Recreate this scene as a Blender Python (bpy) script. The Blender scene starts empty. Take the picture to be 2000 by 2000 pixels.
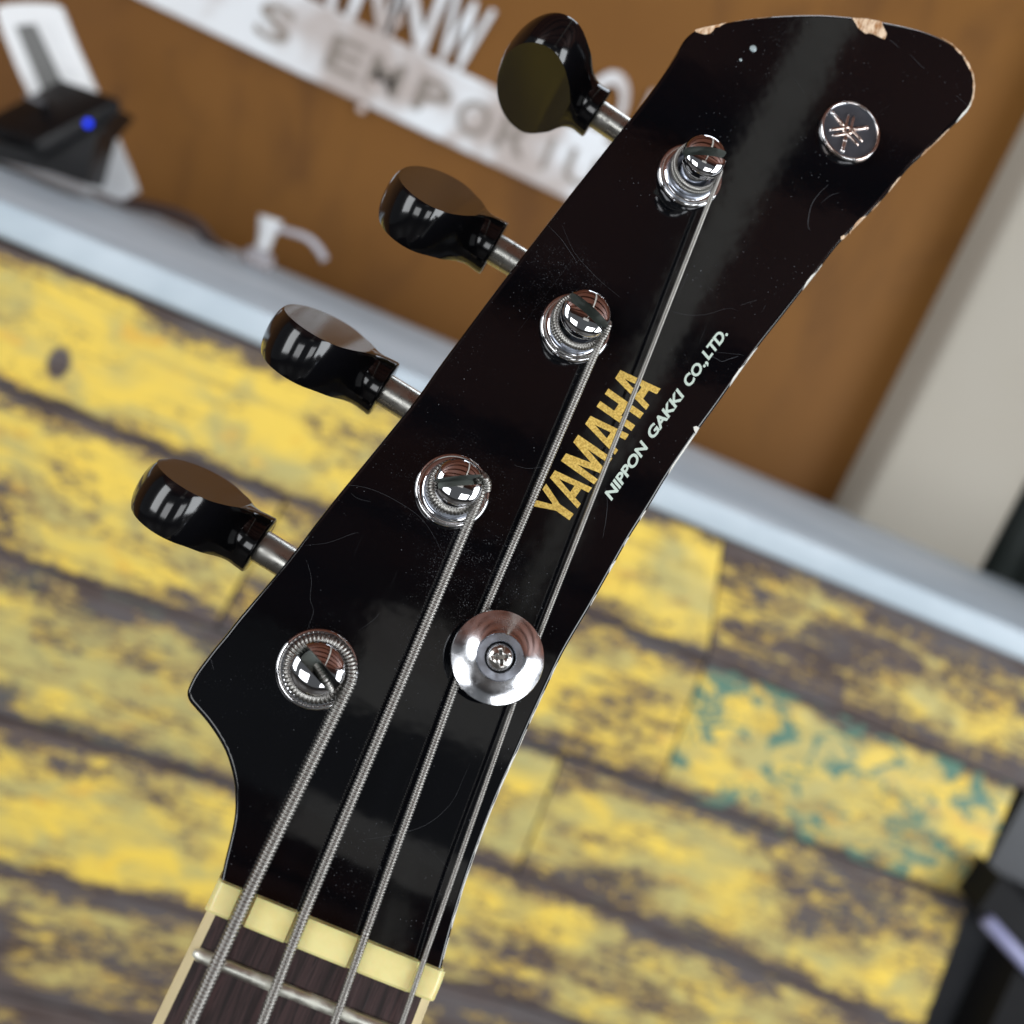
import bpy, bmesh, math, random
from mathutils import Vector, Matrix
from mathutils.geometry import tessellate_polygon
random.seed(7)
S = bpy.context.scene
COL = S.collection
R = math.radians

# ------------------------------------------------------------------ camera
F = 2150.0                               # focal length in photo pixels (photo 2000 px wide)
MC = ((0.90927, -0.39971, -0.11597),     # camera axes (right, down, forward) against counter axes (along, down, in)
      (0.36552, 0.90019, -0.23675),
      (0.19903, 0.17288, 0.96462))
CAM = Vector((0.0, 0.0, 1.15))
def c2w(c):                              # camera axes -> world direction
    w = [sum(MC[i][k] * c[i] for i in range(3)) for k in range(3)]
    return Vector((w[0], w[2], -w[1]))
def ray(u, v): return c2w(((u - 1000) / F, (v - 1000) / F, 1.0))
def onY(u, v, y):                        # point of the upright plane Y = y seen at (u, v)
    d = ray(u, v); return CAM + d * (y / d.y)
def onZ(u, v, z):
    d = ray(u, v); return CAM + d * ((z - CAM.z) / d.z)
cam_d = bpy.data.cameras.new('camera'); cam = bpy.data.objects.new('camera', cam_d); COL.objects.link(cam)
rt, dn, fw = c2w((1, 0, 0)).normalized(), c2w((0, 1, 0)), c2w((0, 0, 1)).normalized()
dn = fw.cross(rt).normalized(); rt = dn.cross(fw).normalized()
mw = Matrix((rt, -dn, -fw)).transposed().to_4x4(); mw.translation = CAM
cam.matrix_world = mw
cam_d.sensor_width = 36.0; cam_d.sensor_fit = 'HORIZONTAL'; cam_d.lens = 36.0 * F / 2000.0
cam_d.clip_start = 0.01; cam_d.clip_end = 60
cam_d.dof.use_dof = True; cam_d.dof.focus_distance = 0.181; cam_d.dof.aperture_fstop = 14.0
S.camera = cam
S.view_settings.view_transform = 'Standard'; S.view_settings.look = 'None'
S.view_settings.exposure = 0.0; S.view_settings.gamma = 1.0
S.view_settings.use_curve_mapping = False

# ------------------------------------------------------------------ light: dim shop, daylight from shop windows behind the camera
W = bpy.data.worlds.new('World'); S.world = W; W.use_nodes = True
W.node_tree.nodes['Background'].inputs[0].default_value = (0.9, 0.95, 1.0, 1)
W.node_tree.nodes['Background'].inputs[1].default_value = 0.10
def area(name, loc, target, sx, sy, power, col):
    l = bpy.data.lights.new(name, 'AREA'); l.shape = 'RECTANGLE'; l.size = sx; l.size_y = sy
    l.energy = power; l.color = col
    o = bpy.data.objects.new(name, l); COL.objects.link(o); o.location = loc
    o.rotation_euler = (Vector(target) - Vector(loc)).to_track_quat('-Z', 'Y').to_euler()
    return o
area('window_light_right', (2.0, -0.9, 1.35), (0.0, 0.7, 0.95), 1.2, 1.5, 48, (0.93, 0.97, 1.0))
area('window_light_left', (-2.1, -0.7, 1.45), (0.0, 0.7, 0.95), 1.0, 1.5, 34, (0.95, 0.98, 1.0))
area('front_window_right', (1.05, -2.0, 0.95), (0.9, 0.7, 0.95), 1.1, 0.8, 14, (0.96, 0.98, 1.0))
area('front_window_left', (-1.10, -2.0, 0.95), (-0.9, 0.7, 0.95), 1.1, 0.8, 14, (0.96, 0.98, 1.0))
area('front_window_transom', (0.16, -2.0, 2.06), (0.1, 0.0, 2.06), 0.50, 0.26, 0.20, (1.0, 0.98, 0.92))
area('counter_fill_light', (0.2, 1.0, 2.05), (0.2, 1.05, 1.0), 0.4, 0.9, 4.5, (0.80, 0.90, 1.0))  # unseen fill light added above the counter to brighten its top

# ------------------------------------------------------------------ helpers
def tag(o, label=None, cat=None, group=None, kind=None):
    if label: o['label'] = label
    if cat: o['category'] = cat
    if group: o['group'] = group
    if kind: o['kind'] = kind
    return o
def empty(name, m=None):
    o = bpy.data.objects.new(name, None); COL.objects.link(o); o.empty_display_size = 0.02
    if m is not None: o.matrix_world = m
    return o
def link(name, me, mat, parent=None, smooth=False, auto=None):
    o = bpy.data.objects.new(name, me); COL.objects.link(o)
    if mat is not None:
        for mm in (mat if isinstance(mat, (list, tuple)) else [mat]): me.materials.append(mm)
    if parent is not None: o.parent = parent
    if smooth or auto:
        for p in me.polygons: p.use_smooth = True
    if auto:
        me.set_sharp_from_angle(angle=R(auto))
    return o
def bm_link(name, bm, mat, parent=None, smooth=False, auto=None, recalc=True):
    if recalc: bmesh.ops.recalc_face_normals(bm, faces=bm.faces)
    me = bpy.data.meshes.new(name); bm.to_mesh(me); bm.free()
    return link(name, me, mat, parent, smooth, auto)
def lathe(bm, prof, c=(0, 0, 0), seg=64, rot=None):
    """prof: list of (r, z); r = 0 closes"""
    rings = []
    for r, z in prof:
        if r < 1e-9:
            v = Vector((0, 0, z)); v = rot @ v if rot else v
            rings.append([bm.verts.new(v + Vector(c))])
        else:
            ring = []
            for k in range(seg):
                a = 2 * math.pi * k / seg
                v = Vector((r * math.cos(a), r * math.sin(a), z)); v = rot @ v if rot else v
                ring.append(bm.verts.new(v + Vector(c)))
            rings.append(ring)
    for a, b in zip(rings, rings[1:]):
        for k in range(seg):
            k2 = (k + 1) % seg
            if len(a) == 1 and len(b) == 1: continue
            if len(a) == 1: bm.faces.new((a[0], b[k], b[k2]))
            elif len(b) == 1: bm.faces.new((a[k], a[k2], b[0]))
            else: bm.faces.new((a[k], a[k2], b[k2], b[k]))
def sweep(bm, pts, rad, seg=12, cap=True):
    """tube along pts with a radius per point, parallel transport"""
    n = len(pts); rings = []
    t0 = (pts[1] - pts[0]).normalized()
    up = Vector((0, 0, 1)) if abs(t0.z) < 0.9 else Vector((1, 0, 0))
    nrm = (up - t0 * up.dot(t0)).normalized()
    for i in range(n):
        t = (pts[min(i + 1, n - 1)] - pts[max(i - 1, 0)]).normalized()
        nrm = (nrm - t * nrm.dot(t)).normalized(); bn = t.cross(nrm)
        r = rad[i] if isinstance(rad, (list, tuple)) else rad
        rings.append([bm.verts.new(pts[i] + (nrm * math.cos(2 * math.pi * k / seg) + bn * math.sin(2 * math.pi * k / seg)) * r) for k in range(seg)])
    for a, b in zip(rings, rings[1:]):
        for k in range(seg):
            k2 = (k + 1) % seg
            bm.faces.new((a[k], a[k2], b[k2], b[k]))
    if cap:
        bm.faces.new(list(reversed(rings[0]))); bm.faces.new(rings[-1])
def box(bm, lo, hi, m=None):
    vs = []
    for x in (lo[0], hi[0]):
        for y in (lo[1], hi[1]):
            for z in (lo[2], hi[2]):
                p = Vector((x, y, z)); vs.append(bm.verts.new(m @ p if m else p))
    for f in ((0, 1, 3, 2), (4, 6, 7, 5), (0, 4, 5, 1), (2, 3, 7, 6), (0, 2, 6, 4), (1, 5, 7, 3)):
        bm.faces.new([vs[i] for i in f])
def bevel(bm, w, seg=3):
    bmesh.ops.bevel(bm, geom=list(bm.edges), offset=w, segments=seg, profile=0.5, affect='EDGES', clamp_overlap=True)
def prism(bm, pts, z0, z1):
    """closed prism of a 2-D outline between heights"""
    b = [bm.verts.new((p[0], p[1], z0)) for p in pts]; t = [bm.verts.new((p[0], p[1], z1)) for p in pts]
    n = len(pts)
    for i in range(n):
        j = (i + 1) % n; bm.faces.new((b[i], b[j], t[j], t[i]))
    for tri in tessellate_polygon([[Vector((p[0], p[1], 0)) for p in pts]]):
        bm.faces.new([t[i] for i in tri]); bm.faces.new([b[i] for i in reversed(tri)])
def catmull(pts, n=6, closed=False):
    out = []; N = len(pts)
    rng = range(N) if closed else range(N - 1)
    for i in rng:
        if closed: p0, p1, p2, p3 = pts[i - 1], pts[i], pts[(i + 1) % N], pts[(i + 2) % N]
        else: p0, p1, p2, p3 = pts[max(i - 1, 0)], pts[i], pts[i + 1], pts[min(i + 2, N - 1)]
        for k in range(n):
            t = k / n
            out.append(0.5 * ((2 * p1) + (p2 - p0) * t + (2 * p0 - 5 * p1 + 4 * p2 - p3) * t * t + (3 * p1 - p0 - 3 * p2 + p3) * t ** 3))
    if not closed: out.append(pts[-1].copy())
    return out
def text_polys(txt, size=1.0, shear=0.0, bold=0.0, spacing=1.0, extrude=0.0):
    """mesh of a line of lettering in Blender's own built-in font, baseline from the origin along +X"""
    c = bpy.data.curves.new('lettering', 'FONT'); c.body = txt; c.size = size; c.shear = shear
    c.offset = bold; c.space_character = spacing; c.extrude = extrude; c.resolution_u = 6
    o = bpy.data.objects.new('lettering', c); COL.objects.link(o)
    dg = bpy.context.evaluated_depsgraph_get(); dg.update()
    me = bpy.data.meshes.new_from_object(o.evaluated_get(dg))
    bpy.data.objects.remove(o); bpy.data.curves.remove(c)
    return me

# ------------------------------------------------------------------ material helpers
class NT:
    def __init__(s, name):
        s.m = bpy.data.materials.new(name); s.m.use_nodes = True; s.t = s.m.node_tree; s.n = s.t.nodes
        s.b = s.n['Principled BSDF']
    def new(s, ty, **kw):
        n = s.n.new(ty)
        for k, v in kw.items(): setattr(n, k, v)
        return n
    def put(s, sock, v):
        if hasattr(v, 'is_output') or isinstance(v, bpy.types.NodeSocket): s.t.links.new(v, sock)
        elif isinstance(v, (tuple, list)) and sock.type == 'RGBA' and len(v) == 3: sock.default_value = (*v, 1)
        else: sock.default_value = v
    def set(s, **kw):
        for k, v in kw.items(): s.put(s.b.inputs[k.replace('_', ' ')], v)
        return s
    def math(s, op, a, b=0.0, c=None, clamp=False):
        n = s.new('ShaderNodeMath', operation=op, use_clamp=clamp)
        s.put(n.inputs[0], a); s.put(n.inputs[1], b)
        if c is not None: s.put(n.inputs[2], c)
        return n.outputs[0]
    def noise(s, vec, scale, detail=3, rough=0.55, dist=0.0, dim='3D'):
        n = s.new('ShaderNodeTexNoise', noise_dimensions=dim)
        if vec is not None: s.put(n.inputs['Vector'], vec)
        s.put(n.inputs['Scale'], scale); n.inputs['Detail'].default_value = detail
        n.inputs['Roughness'].default_value = rough; n.inputs['Distortion'].default_value = dist
        return n.outputs['Fac']
    def voro(s, vec, scale, feature='F1'):
        n = s.new('ShaderNodeTexVoronoi', feature=feature); s.put(n.inputs['Vector'], vec); n.inputs['Scale'].default_value = scale
        return n.outputs['Distance']
    def step(s, v, lo, hi, a=0.0, b=1.0):
        n = s.new('ShaderNodeMapRange', interpolation_type='SMOOTHSTEP'); s.put(n.inputs[0], v)
        for i, x in enumerate((lo, hi, a, b)): s.put(n.inputs[i + 1], x)
        return n.outputs[0]
    def mix(s, f, a, b):
        n = s.new('ShaderNodeMix', data_type='RGBA'); s.put(n.inputs[0], f); s.put(n.inputs[6], a); s.put(n.inputs[7], b)
        return n.outputs[2]
    def coord(s, scale=(1, 1, 1), which='Object', loc=(0, 0, 0), rot=(0, 0, 0)):
        tc = s.new('ShaderNodeTexCoord'); mp = s.new('ShaderNodeMapping')
        s.t.links.new(tc.outputs[which], mp.inputs[0]); mp.inputs['Scale'].default_value = scale
        mp.inputs['Location'].default_value = loc; mp.inputs['Rotation'].default_value = rot
        return mp.outputs[0]
    def bump(s, h, strength=0.2, dist=0.001):
        n = s.new('ShaderNodeBump'); n.inputs['Strength'].default_value = strength; n.inputs['Distance'].default_value = dist
        s.put(n.inputs['Height'], h); s.t.links.new(n.outputs[0], s.b.inputs['Normal'])
    def attr(s, name):
        n = s.new('ShaderNodeAttribute', attribute_name=name); return n.outputs['Fac']

def plain(name, col, rough=0.5, metal=0.0, var=0.12, scale=40, **kw):
    n = NT(name); v = n.noise(n.coord(), scale, 4)
    a = tuple(max(0, c * (1 - var)) for c in col); b = tuple(min(1, c * (1 + var)) for c in col)
    n.set(Base_Color=n.mix(v, a, b), Metallic=metal, Roughness=n.step(v, 0.2, 0.8, rough * 0.85, rough * 1.15), **kw)
    return n.m

def black_lacquer():
    n = NT('black_lacquer'); co = n.coord()
    # dust specks, thickest where fingers and cloth never reach (round the posts and under the strings)
    sp = n.voro(co, 1100); sp_on = n.step(n.noise(co, 90, 3), 0.46, 0.66)
    speck = n.math('MULTIPLY', n.step(sp, 0.10, 0.03), sp_on)
    fine = n.math('MULTIPLY', n.step(n.noise(co, 2600, 2, 0.7), 0.64, 0.74), n.step(n.noise(n.coord(loc=(0.3, 0.1, 0)), 55, 3), 0.56, 0.72))
    d = n.math('MAXIMUM', n.math('MULTIPLY', speck, 0.85), n.math('MULTIPLY', fine, 0.28))
    spots = [((884, 958), .013, .5), ((925, 1120), .012, .9), ((1000, 1150), .007, .8), ((1100, 560), .010, .7), ((620, 1307), .011, .45), ((860, 1230), .010, .5), ((1348, 343), .010, .3)]
    tc = n.new('ShaderNodeTexCoord'); acc = None
    for (u, v), rad, amt in spots:
        d_ = n.new('ShaderNodeVectorMath', operation='DISTANCE'); n.put(d_.inputs[0], tc.outputs['Object']); d_.inputs[1].default_value = hs(u, v)
        m_ = n.math('MULTIPLY', n.step(d_.outputs['Value'], rad, rad * 0.3), amt); acc = m_ if acc is None else n.math('MAXIMUM', acc, m_)
    grit = n.math('MULTIPLY', n.step(n.noise(n.coord(loc=(.7, .2, 0)), 3200, 3, 0.75), 0.56, 0.70), n.step(n.noise(n.coord(loc=(.1, .9, 0)), 420, 4, 0.7), 0.42, 0.68))
    d = n.math('MAXIMUM', d, n.math('MULTIPLY', n.math('MULTIPLY', grit, acc), 0.75))
    # hair scratches
    s1 = n.noise(n.coord(scale=(1, 0.04, 1), rot=(0, 0, 0.6)), 900, 1); s2 = n.noise(n.coord(scale=(1, 0.05, 1), rot=(0, 0, -0.9)), 700, 1)
    sc = n.math('MULTIPLY', n.math('MAXIMUM', n.step(s1, 0.75, 0.80), n.step(s2, 0.75, 0.80)), n.step(n.noise(co, 45, 2), 0.5, 0.7))
    d = n.math('MAXIMUM', d, n.math('MULTIPLY', sc, 0.18), clamp=True)
    n.set(Base_Color=n.mix(d, (0.0022, 0.0024, 0.0034), (0.28, 0.30, 0.33)),
          Roughness=n.math('ADD', n.step(n.noise(co, 120, 4), 0.3, 0.8, 0.045, 0.085), n.math('MULTIPLY', d, 0.4)),
          IOR=1.48)
    n.bump(n.math('ADD', n.noise(co, 150, 2), n.math('MULTIPLY', d, 0.3)), 0.03, 0.0008)
    return n.m
def chrome(name='chrome', col=(0.80, 0.80, 0.82), rough=0.06, dirt=0.35):
    n = NT(name); co = n.coord()
    pit = n.step(n.noise(co, 900, 3, 0.7), 0.58, 0.72); haze = n.noise(co, 260, 4)
    d = n.math('MULTIPLY', pit, dirt)
    n.set(Base_Color=n.mix(d, col, (0.25, 0.24, 0.26)), Metallic=1.0,
          Roughness=n.math('ADD', n.step(haze, 0.35, 0.8, rough, rough * 2.6), n.math('MULTIPLY', d, 0.3)))
    return n.m
def wound_steel():
    n = NT('wound_steel'); co = n.coord()
    n.set(Base_Color=n.mix(n.noise(co, 300, 3), (0.27, 0.26, 0.245), (0.43, 0.42, 0.395)), Metallic=1.0, Roughness=0.40)
    return n.m
def peeled_boards():
    """old yellow paint worn through to grey-brown wood; coordinates are metres along and up each board"""
    n = NT('peeled_yellow_paint')
    uv = n.new('ShaderNodeUVMap', uv_map='UVMap').outputs[0]
    sep = n.new('ShaderNodeSeparateXYZ'); n.put(sep.inputs[0], uv)
    tone, wear, teal, v01 = n.attr('tone'), n.attr('wear'), n.attr('teal'), n.attr('across')
    def vec(su, sv, off):
        c = n.new('ShaderNodeCombineXYZ')
        n.put(c.inputs[0], n.math('MULTIPLY', sep.outputs[0], su)); n.put(c.inputs[1], n.math('MULTIPLY', sep.outputs[1], sv))
        n.put(c.inputs[2], n.math('ADD', n.math('MULTIPLY', tone, 7.3), off)); return c.outputs[0]
    big = n.noise(vec(0.40, 1, 0), 24, 3, 0.6, 0.3)
    mid = n.noise(vec(0.50, 1, 3), 140, 6, 0.72, 0.35)
    fine = n.noise(vec(0.45, 1, 5), 420, 3, 0.7)
    grain = n.noise(vec(0.05, 1, 9), 380, 3, 0.6)
    streak = n.noise(vec(0.03, 1, 11), 210, 2, 0.6)
    near = n.math('MINIMUM', v01, n.math('SUBTRACT', 1.0, v01))
    edge = n.math('SUBTRACT', 1.0, n.math('DIVIDE', near, 0.22), clamp=True)
    edge2 = n.math('SUBTRACT', 1.0, n.math('DIVIDE', near, 0.06), clamp=True)
    w = n.math('ADD', n.math('MULTIPLY', big, 0.66), n.math('MULTIPLY', mid, 0.58))
    w = n.math('ADD', w, n.math('MULTIPLY', fine, 0.34)); w = n.math('ADD', w, n.math('MULTIPLY', streak, 0.16))
    w = n.math('ADD', w, n.math('ADD', n.math('MULTIPLY', edge, 0.13), n.math('MULTIPLY', edge2, 0.12)))
    w = n.math('ADD', w, wear)
    bare = n.step(w, 0.952, 0.985); thin = n.step(w, 0.835, 0.955)
    hue = n.noise(vec(0.6, 1, 13), 34, 3, 0.6, 0.6)
    yel = n.mix(n.step(n.math('ADD', hue, n.math('MULTIPLY', n.math('SUBTRACT', tone, 0.5), 0.35)), 0.36, 0.64),
                (0.53, 0.46, 0.165), (0.90, 0.65, 0.10))
    yel = n.mix(n.math('MULTIPLY', n.step(n.noise(vec(0.5, 1, 21), 60, 3), 0.58, 0.75), 0.6), yel, (0.80, 0.43, 0.045))
    yel = n.mix(n.math('MULTIPLY', n.step(streak, 0.56, 0.70), 0.45), yel, (0.36, 0.26, 0.085))
    worn = n.mix(n.step(mid, 0.4, 0.6), (0.30, 0.175, 0.065), (0.36, 0.27, 0.11))
    wood = n.mix(n.step(grain, 0.35, 0.65), (0.062, 0.040, 0.034), (0.125, 0.100, 0.096))
    wood = n.mix(n.math('MULTIPLY', n.step(n.noise(vec(0.3, 1, 31), 40, 3), 0.45, 0.62), 0.6), wood, (0.112, 0.104, 0.108))
    k_ = onY(115, 710, CY); tc = n.coord(scale=(1, 1, 0.62), loc=(-(k_.x - 0.1), 0, -0.62 * k_.z)); ln = n.new('ShaderNodeVectorMath', operation='LENGTH'); n.put(ln.inputs[0], tc)
    bare = n.math('MAXIMUM', bare, n.step(n.math('ADD', ln.outputs['Value'], n.math('MULTIPLY', mid, 0.004)), 0.0105, 0.0075))       # a knot
    c = n.mix(n.math('MULTIPLY', thin, 0.8), yel, worn); c = n.mix(bare, c, wood)
    tz = n.math('MULTIPLY', n.step(n.noise(vec(0.7, 1, 17), 55, 4, 0.65, 0.8), 0.50, 0.57), teal, clamp=True)
    c = n.mix(tz, c, n.mix(fine, (0.045, 0.15, 0.115), (0.17, 0.30, 0.22)))
    n.set(Base_Color=c, Roughness=n.step(w, 0.7, 0.9, 0.42, 0.8))
    n.bump(n.math('SUBTRACT', n.math('MULTIPLY', grain, 0.3), bare), 0.4, 0.001)
    return n.m
def rosewood():
    n = NT('rosewood'); co = n.coord(scale=(1, 0.07, 1)); g = n.noise(co, 900, 4, 0.65, 0.6); p = n.noise(n.coord(scale=(1, 0.05, 1)), 2600, 2)
    c = n.mix(n.step(g, 0.35, 0.68), (0.014, 0.008, 0.008), (0.056, 0.030, 0.030))
    c = n.mix(n.step(p, 0.62, 0.72), c, (0.008, 0.005, 0.006))
    n.set(Base_Color=c, Roughness=0.5, Specular_IOR_Level=0.28); n.bump(p, 0.25, 0.0003); return n.m
def nut_plastic():
    n = NT('aged_ivory_plastic'); v = n.noise(n.coord(), 260, 4, 0.6)
    n.set(Base_Color=n.mix(n.step(v, 0.35, 0.75), (0.86, 0.77, 0.35), (0.81, 0.70, 0.29)), Roughness=0.28,
          Subsurface_Weight=0.25, Subsurface_Scale=0.0015)
    return n.m
def bare_wood():
    n = NT('bare_maple'); v = n.step(n.noise(n.coord(scale=(1, 0.3, 1)), 1100, 4, 0.7), 0.36, 0.62)
    n.set(Base_Color=n.mix(v, (0.42, 0.20, 0.075), (0.90, 0.70, 0.50)), Roughness=0.6); n.bump(v, 0.4, 0.0003); return n.m
def gold_leaf():
    n = NT('gold_transfer'); v = n.noise(n.coord(), 2600, 3, 0.7)
    n.set(Base_Color=n.mix(n.step(v, 0.3, 0.7), (0.56, 0.34, 0.06), (0.98, 0.72, 0.20)), Metallic=0.12, Roughness=0.42); return n.m

CHROME = chrome('chrome', (0.80, 0.80, 0.82), 0.035, 0.3); SATIN = chrome('satin_nickel', (0.52, 0.56, 0.64), 0.24, 0.5)
AGED = chrome('aged_nickel', (0.55, 0.54, 0.50), 0.22, 0.7); STEEL = wound_steel()
PEG = NT('black_plastic').set(Base_Color=(0.003, 0.003, 0.0038), Roughness=0.125, IOR=1.5).m
DARKHOLE = plain('dark_recess', (0.006, 0.006, 0.006), 0.7)
SLOT = chrome('raw_slot_metal', (0.30, 0.33, 0.31), 0.38, 0.6)

# ================================================================== the bass guitar
D = 0.177
fdir = c2w((-400, 320, F)).normalized()                 # straight from the camera on to the headstock face
NW = -fdir; P0 = CAM + fdir * D
def face_w(u, v, h=0.0):
    d = ray(u, v); t = (h - (CAM - P0).dot(NW)) / d.dot(NW); return CAM + d * t
a_, b_ = face_w(398, 1778), face_w(848, 1959)
GX = (b_ - a_).normalized(); GY = NW.cross(GX).normalized()
GM = Matrix((GX, GY, NW)).transposed().to_4x4(); GM.translation = (a_ + b_) / 2
GI = GM.inverted()
def hs(u, v, h=0.0): return GI @ face_w(u, v, h)        # guitar coordinates: x across, y towards the tip, z off the face
def hs2(u, v, h=0.0): p = hs(u, v, h); return Vector((p.x, p.y))
LACQ = black_lacquer()
bass = empty('bass_guitar', GM)
tag(bass, 'black bass guitar headstock with four chrome tuning posts in front of the yellow counter', 'bass guitar')

# ---- headstock outline
OUT = [(433,1715),(441,1676),(451,1634),(459,1589),(459,1550),(457,1528),(450,1497),(439,1466),(422,1436),(402,1408),(381,1384),(369,1369),(365,1353),(371,1335),
       (383,1313),(399,1291),(419,1265),(441,1239),(472,1200),(562,1094),(635,998),(743,866),(816,775),(867,703),(987,543),(1103,393),(1193,279),(1266,187),(1320,109),
       (1329,91),(1337,77),(1346,67),(1358,58),(1374,51.5),(1407,45),(1432,39.5),(1475,33),(1530,28.5),(1600,27),(1658,31),(1691,35.5),(1726,41),(1766,49),(1807,60),(1837,72),
       (1860,85),(1878,101),(1893,122),(1902,144),(1906,167),(1903,190),(1895,211),(1878,230),(1857,250),(1832,275),(1799,306),(1774,330),(1717,398),(1644,471),(1590,540),
       (1532,614),(1474,688),(1404,787),(1367,838),(1334,886),(1302,934),(1267,992),(1231,1049),(1199,1105),(1155,1183),(1124,1235),(1098,1281),(1071,1338),(1040,1405),
       (1013,1466),(971,1560),(930,1667),(897,1762),(863,1874),(858,1897)]
loc = [hs2(*p) for p in OUT]
bot_l = Vector((loc[0].x - 0.0001, 0.0022)); bot_r = Vector((loc[-1].x + 0.0001, 0.0022))
smooth_out = catmull([Vector((p.x, p.y, 0)) for p in loc], 4)
outline = [Vector((p.x, p.y)) for p in smooth_out] + [bot_r, bot_l]
def inset(poly, d):
    n = len(poly); out = []
    area2 = sum(poly[i].x * poly[(i + 1) % n].y - poly[(i + 1) % n].x * poly[i].y for i in range(n))
    sg = 1 if area2 > 0 else -1
    for i in range(n):
        t = (poly[(i + 1) % n] - poly[i - 1]).normalized(); nr = Vector((-t.y, t.x)) * sg
        out.append(poly[i] + nr * d)
    return out
def ramp(y):                                            # the face sweeps up towards the nut
    t = max(0.0, min(1.0, (0.026 - y) / 0.024)); return 0.0030 * t * t
TH = 0.0145
bm = bmesh.new(); RB = 0.0007
layers = [(RB, 0.0)]
for k in range(1, 5):
    a = math.pi / 2 * k / 4; layers.append((RB * (1 - math.sin(a)), -RB * (1 - math.cos(a))))
layers += [(0.0, -TH + 0.001), (0.001, -TH)]
rings = [[bm.verts.new((p.x, p.y, z)) for p in inset(outline, d)] for d, z in layers]
for ra, rb in zip(rings, rings[1:]):
    for i in range(len(ra)):
        j = (i + 1) % len(ra); bm.faces.new((ra[i], rb[i], rb[j], ra[j]))
top = bm.faces.new(rings[0]); bm.faces.new(list(reversed(rings[-1])))
bmesh.ops.triangulate(bm, faces=[top])
for k in range(30):
    bmesh.ops.bisect_plane(bm, geom=list(bm.verts) + list(bm.edges) + list(bm.faces), plane_co=(0, 0.001 + k * 0.00085, 0), plane_no=(0, 1, 0))
for v in bm.verts:
    if v.co.z > -0.002: v.co.z += ramp(v.co.y)
head = bm_link('headstock', bm, LACQ, bass, auto=40)
_me = head.data
_cn = []
for p in _me.polygons:
    flat = all(_me.vertices[v].co.z > ramp(_me.vertices[v].co.y) - 1e-6 for v in p.vertices)
    for li in p.loop_indices:
        y = _me.vertices[_me.loops[li].vertex_index].co.y
        _cn.append(Vector((0, -(ramp(y + 1e-5) - ramp(y - 1e-5)) / 2e-5, 1)).normalized() if flat else Vector((0, 0, 0)))
_me.normals_split_custom_set(_cn)
head['label'] = 'glossy black lacquered headstock, chipped along the tip'

# ---- flaked lacquer: bare wood patches along the edge, each a thin skin that follows the rounded rim
WOODM = bare_wood()
def on_face(pts, z=0.00004): return [hs2(u, v) for u, v in pts]
def patch(name, pts, mat, z=0.00005, t=0.00006, parent=head, sm=2):
    P = [Vector((p.x, p.y, 0)) for p in on_face(pts)]
    if sm > 1: P = catmull(P, sm, True)
    bm = bmesh.new(); prism(bm, [(p.x, p.y) for p in P], z - t, z)
    for v in bm.verts: v.co.z += ramp(v.co.y)
    return bm_link(name, bm, mat, parent)
patch('bare_wood_chip', [(1357,59),(1375,53.5),(1407,47),(1421,43),(1410,49),(1404,53),(1397,54),(1393,60),(1386,66),(1375,67),(1363,64)], WOODM)
patch('bare_wood_chip', [(1664,35),(1692,36.5),(1722,42),(1724,50),(1728,58),(1732,66),(1728,77),(1718,73),(1706,67),(1698,65),(1690,66),(1684,61),(1676,55),(1671,46)], WOODM, sm=1)
patch('bare_wood_chip', [(1837,73),(1860,86),(1877,102),(1892,123),(1901,144),(1904,167),(1902,190),(1894,211),(1897,200),(1899,188),(1901,178),(1900,168),(1901,158),(1899,148),(1898,141),(1893,135),(1890,129),(1886,122),(1883,116),(1882,110),(1876,106),(1870,101),(1866,96),(1864,90),(1858,86),(1850,82)], WOODM, sm=1)
WHITECHIP = plain('white_undercoat', (0.80, 0.80, 0.74), 0.5, 0, 0.2, 800)
def edge_chips(i0, i1, wmax, seed, mat, dens=1.0, name='edge_chip'):
    """one run of worn rim between two outline stations: a ragged strip of varying width"""
    rr = random.Random(seed); s = smooth_out[i0 * 4:i1 * 4 + 1]
    pts = []
    for p, q in zip(s, s[1:]):
        L = (q - p).length; k = max(1, int(L / 0.0004))
        pts += [p + (q - p) * (i / k) for i in range(k)]
    w = []; cur = 0
    for i in range(len(pts)):
        if rr.random() < 0.22: cur = rr.random() ** 2 * wmax if rr.random() < dens else 0.0
        w.append(cur)
    ww = [(w[max(i - 1, 0)] + w[i] + w[min(i + 1, len(w) - 1)]) / 3 for i in range(len(w))]
    bm = bmesh.new(); ra = []
    for i, p in enumerate(pts):
        t = (pts[min(i + 1, len(pts) - 1)] - pts[max(i - 1, 0)]).normalized(); nr = Vector((t.y, -t.x, 0))
        row = []
        for d in [-0.00004] + [RB * 0.2 + (ww[i]) * q / 5 for q in range(6)]:
            zz = 0.0
            if d < RB: zz = -RB * (1 - math.sqrt(max(0, 1 - (1 - max(d, 0) / RB) ** 2)))
            if d < 0: zz = -RB
            q = p + nr * d; row.append(bm.verts.new((q.x, q.y, zz + ramp(q.y) + 0.00003)))
        ra.append(row)
    for i in range(len(ra) - 1):
        if ww[i] < 1e-5 and ww[i + 1] < 1e-5: continue
        for k in range(6): bm.faces.new((ra[i][k], ra[i][k + 1], ra[i + 1][k + 1], ra[i + 1][k]))
    loose = [v for v in bm.verts if not v.link_faces]
    bmesh.ops.delete(bm, geom=loose, context='VERTS')
    return bm_link(name, bm, mat, head)
edge_chips(49, 53, 0.0005, 3, WHITECHIP, 0.6); edge_chips(53, 58, 0.0004, 4, WOODM, 0.35)
edge_chips(58, 66, 0.00035, 5, WHITECHIP, 0.35)
edge_chips(66, 72, 0.00045, 8, WHITECHIP, 0.30)
edge_chips(71, 78, 0.00026, 9, WHITECHIP, 0.95)
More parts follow.
